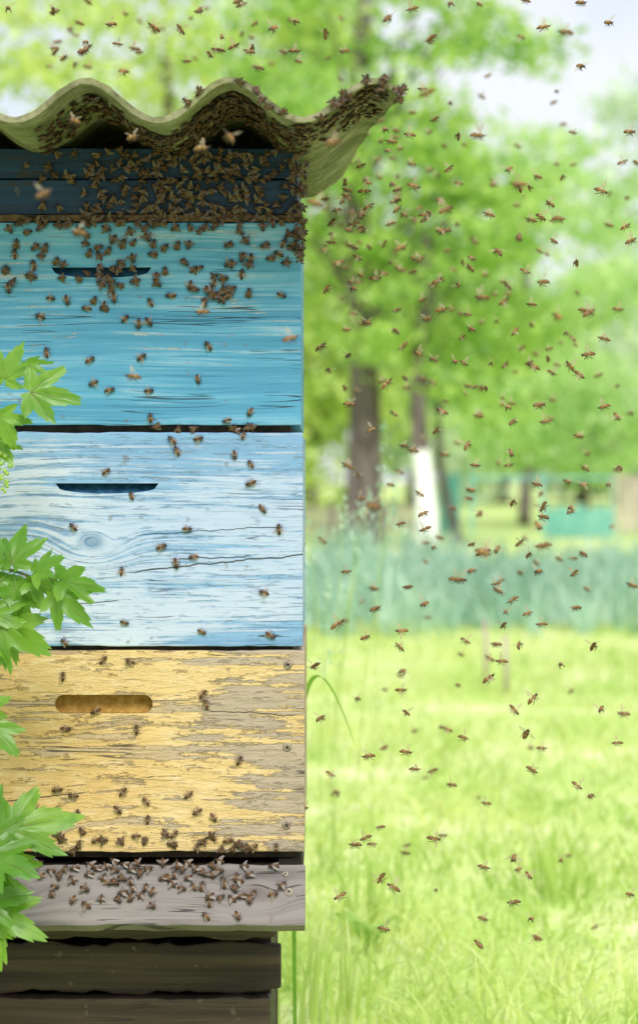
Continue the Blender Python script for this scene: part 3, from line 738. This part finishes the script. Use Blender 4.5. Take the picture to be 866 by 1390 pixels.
# ---------------------------------------------------------------- ground, bed, grass
def sheet(name, x0, x1, y0, y1, z, mat, n=1):
    mb = MB(); vs = [(x0+(x1-x0)*i/n, y0+(y1-y0)*j/n, z) for j in range(n+1) for i in range(n+1)]
    mb.add(vs, [(j*(n+1)+i, j*(n+1)+i+1, (j+1)*(n+1)+i+1, (j+1)*(n+1)+i) for j in range(n) for i in range(n)]); return mb.build(name, mat, None, False)
tag(sheet('ground', -250, 250, -60, 440, 0, M['ground'], 4), 'sunny yellow-green garden ground', 'ground', None, 'structure')
tag(sheet('planting_bed', -5, 6, 9.3, 15, .004, M['soil']), 'soil of the onion bed across the garden', 'soil', None, 'structure')
def blades(n, dlo, dhi, hlo, hhi, w, power=1.0, spread=.30, xy=None, leanf=.35):
    if xy is None:
        d = dlo+(dhi-dlo)*rng.random(n)**power; x = rng.uniform(-spread, spread, n)*d; y = d-D
    else: x, y = xy; n = len(x)
    keep = ~((np.abs(x-HX) < .25) & (y > -.02) & (y < .47)); x = x[keep]; y = y[keep]; n = len(x)
    cl_ = .35+1.3*np.array([max(0, .5+mnoise.noise(Vector((a*1.9, b*1.3, 0)))) for a, b in zip(x, y)])
    h_ = rng.uniform(hlo, hhi, n)*cl_; a = rng.uniform(0, 2*PI, n)
    lx = rng.normal(0, leanf, n)*h_; ly = rng.normal(0, leanf, n)*h_
    wv = np.stack([np.cos(a), np.sin(a), np.zeros(n)], 1)*(w*rng.uniform(.6, 1.3, n))[:, None]
    B = np.stack([x, y, np.zeros(n)], 1); Mi = B+np.stack([lx*.35, ly*.35, h_*.6], 1); Tp = B+np.stack([lx, ly, h_], 1)
    V = np.stack([B-wv, B+wv, Mi+wv*.8, Mi-wv*.8, Tp+wv*.1, Tp-wv*.1], 1).reshape(-1, 3)
    i = np.arange(n)[:, None]*6
    return V, np.concatenate([i+np.array([[0, 1, 2, 3]]), i+np.array([[3, 2, 4, 5]])], 0)
V, Fc = blades(44000, 1.9, 12.0, .012, .06, .003, 1.1, leanf=.7)
o = np_obj('grass', V, Fc, M['grass']); tag(o, 'yellow-green meadow grass around and behind the hive', 'grass', None, 'stuff')
npl = 1250; d = 11.0+6.4*rng.random(npl)**.75; x = rng.uniform(-.16, .24, npl)*d
X = np.repeat(x, 8)+rng.normal(0, .035, npl*8); Y = np.repeat(d-D, 8)+rng.normal(0, .06, npl*8)
V, Fc = blades(0, 0, 0, .12, .34, .011, xy=(X, Y), leanf=.4)
o = np_obj('onion_plants', V, Fc, M['onion']); tag(o, 'bed of blue-green upright onion leaves across the garden', 'onions', None, 'stuff')
mb = MB()
for k in range(110):
    d_ = random.uniform(4.6, 11); x_ = random.uniform(-.05, .22)*d_; z_ = random.uniform(.03, .07); rr = random.uniform(.005, .010)
    m_ = 0 if random.random() < .3 else 1; n_ = 8
    vs = [(x_, d_-D, z_)]+[(x_+math.cos(2*PI*q/n_)*rr*(1 if q % 2 else .6), d_-D+math.sin(2*PI*q/n_)*rr-.002, z_+rr*.3) for q in range(n_)]
    mb.add(vs, [(0, 1+q, 1+(q+1) % n_) for q in range(n_)], m_)
    mb.tube([(x_, d_-D, 0), (x_, d_-D, z_-.001)], .0012, 3, 2, False)
o = mb.build('meadow_flowers', [M['petal'], M['petal_y'], M['stem']], None, False); tag(o, 'tiny white and yellow flowers scattered in the grass', 'flowers', None, 'stuff')
def tuft(label, px, d, n, hmin, hmax, w, lean, sl_=.09):
    root = empty('tall_grass', (gx(px, d), d-D, 0), label, 'tall grass')
    mb = MB()
    for k in range(n):
        h_ = random.uniform(hmin, hmax); l_ = random.gauss(lean, sl_); ly = random.gauss(0, .06); x_ = random.gauss(0, .03); y_ = random.gauss(0, .03)
        P = [Vector((x_+l_*t*t*h_*1.6, y_+ly*t*t*h_*1.6, h_*(t-.18*t*t*abs(l_)*4))) for t in (0, .2, .4, .6, .8, 1)]
        s_ = Vector((random.choice((-1, 1)), random.gauss(0, .6), 0)).normalized()
        vs = []
        for i, p in enumerate(P): ww = w*(.7, 1, 1, .8, .5, .05)[i]; vs += [p-s_*ww, p+s_*ww]
        mb.add(vs, [(2*i, 2*i+1, 2*i+3, 2*i+2) for i in range(5)])
    mb.build('blades', M['grass'], root)
tuft('short clump of grass blades at the foot of the hive', 440, 3.2, 18, .08, .2, .004, .04)
tuft('clump of coarse grass in the near meadow, right of centre', 520, 3.9, 18, .08, .18, .005, .0)
tuft('clump of coarse grass near the lower right corner', 760, 4.2, 18, .08, .18, .005, .0)
root = empty('seeding_grass', (gx(448, 4.4), 1.9, 0), 'loose seed-headed meadow grass just right of the hive edge', 'tall grass'); mb = MB(); hb = MB()
for k in range(8):
    x_ = random.gauss(0, .035); hgt = random.uniform(.6, .95); l_ = random.gauss(.02, .05)
    tp = Vector((x_+l_, random.gauss(0, .03), hgt)); mb.tube([(x_, 0, 0), (x_+l_*.3, 0, hgt*.5), tp], [.0012, .001, .0007], 4, 0, False)
    for q in range(34):
        t = random.random(); c_ = tp+Vector((random.gauss(0, .014*(1.2-t)), random.gauss(0, .014*(1.2-t)), -.2+.21*t))
        e = Vector((random.gauss(0, .4), random.gauss(0, .3), 1)).normalized()*.007; f_ = Vector((1, .3, 0))*.0022
        hb.add([c_-e, c_-f_, c_+e, c_+f_], [(0, 1, 2, 3)])
mb.build('stems', M['grass'], root); hb.build('seed_heads', M['onion'], root)
root = empty('arching_grass', (gx(405, 3.0), .5, 0), 'single long arching grass blade beside the yellow box', 'grass blade'); mb = MB(); vs = []
cv = [Vector((405, 1610, 0)), Vector((390, 1000, 0)), Vector((400, 770, 0)), Vector((482, 1012, 0))]
for i in range(25):
    t = i/24; q = cv[0]*(1-t)**3+cv[1]*3*t*(1-t)**2+cv[2]*3*t*t*(1-t)+cv[3]*t**3
    p = at(q.x, q.y, .5)-root.location; ww = .0028*min(1, (1-t)*4+.1); vs += [p+Vector((-ww, 0, ww*.5)), p+Vector((ww, 0, -ww*.3))]
mb.add(vs, [(2*i, 2*i+1, 2*i+3, 2*i+2) for i in range(24)]); mb.build('blade', M['currant'], root)
root = empty('dock_weed', (gx(500, 3.7), 3.7-D, 0), 'broad-leaved pale green weed in the grass right of the landing board', 'weed'); mb = MB()
for k in range(9):
    a = k*2.4; L_ = random.uniform(.06, .11); dv = Vector((math.cos(a), math.sin(a), 0)); sd = Vector((-math.sin(a), math.cos(a), 0)); vs = []
    for i in range(7):
        t = i/6; p = dv*L_*t*.55+Vector((0, 0, L_*(1.3*t-.6*t*t))); ww = .014*math.sin(PI*min(1, .08+t*.92))**.8
        vs += [p-sd*ww+Vector((0, 0, .006)), p, p+sd*ww+Vector((0, 0, .006))]
    mb.add(vs, [(3*i+j, 3*i+j+1, 3*i+j+4, 3*i+j+3) for i in range(6) for j in range(2)])
mb.build('leaves', leaf_mat('dock_leaf', (.34, .56, .10), (.48, .68, .16), (.4, .6, .14), 9, 30, .55), root)

# ---------------------------------------------------------------- light, sky, camera
EL, AZ = math.radians(46), math.radians(180-14)
sd = Vector((math.sin(AZ)*math.cos(EL), math.cos(AZ)*math.cos(EL), math.sin(EL)))
sl = bpy.data.lights.new('Sun', 'SUN'); sl.energy = 3.4; sl.angle = math.radians(26); sl.color = (1, .955, .88)
so = bpy.data.objects.new('Sun', sl); link(so); so.rotation_euler = sd.to_track_quat('Z', 'Y').to_euler()
w = bpy.data.worlds.new('World'); scene.world = w; w.use_nodes = True; nt = w.node_tree; nt.nodes.clear()
sky = nt.nodes.new('ShaderNodeTexSky'); sky.sky_type = 'NISHITA'; sky.sun_disc = False; sky.sun_elevation = EL; sky.sun_rotation = AZ
sky.air_density = 1.0; sky.dust_density = 2.0; sky.ozone_density = 1.0
tc = nt.nodes.new('ShaderNodeTexCoord'); nz = nt.nodes.new('ShaderNodeTexNoise'); nz.inputs['Scale'].default_value = 5.0; nz.inputs['Detail'].default_value = 5
nt.links.new(tc.outputs['Generated'], nz.inputs['Vector'])
mr = nt.nodes.new('ShaderNodeMapRange'); mr.inputs[1].default_value = .35; mr.inputs[2].default_value = .6; mr.inputs[3].default_value = .5; mr.inputs[4].default_value = 1.0
nt.links.new(nz.outputs[0], mr.inputs[0])
mx = nt.nodes.new('ShaderNodeMixRGB'); mx.inputs[2].default_value = (6.3, 6.6, 7.0, 1)
nt.links.new(mr.outputs[0], mx.inputs[0]); nt.links.new(sky.outputs[0], mx.inputs[1])
bg = nt.nodes.new('ShaderNodeBackground'); bg.inputs[1].default_value = .15; wo = nt.nodes.new('ShaderNodeOutputWorld')
nt.links.new(mx.outputs[0], bg.inputs[0]); nt.links.new(bg.outputs[0], wo.inputs[0])
scene.view_settings.view_transform = 'Standard'; scene.view_settings.look = 'None'; scene.view_settings.exposure = 0
cd = bpy.data.cameras.new('Camera'); cam = bpy.data.objects.new('Camera', cd); link(cam)
cam.location = (0, -D, CZ); cam.rotation_euler = (PI/2, 0, 0)
cd.sensor_fit = 'VERTICAL'; cd.sensor_height = 36; cd.sensor_width = 36; cd.lens = 36*F/1390.0
cd.shift_y = -(695-HY)/1390.0; cd.clip_start = .05; cd.clip_end = 1200
cd.dof.use_dof = True; cd.dof.focus_distance = D; cd.dof.aperture_fstop = 5.0
scene.camera = cam
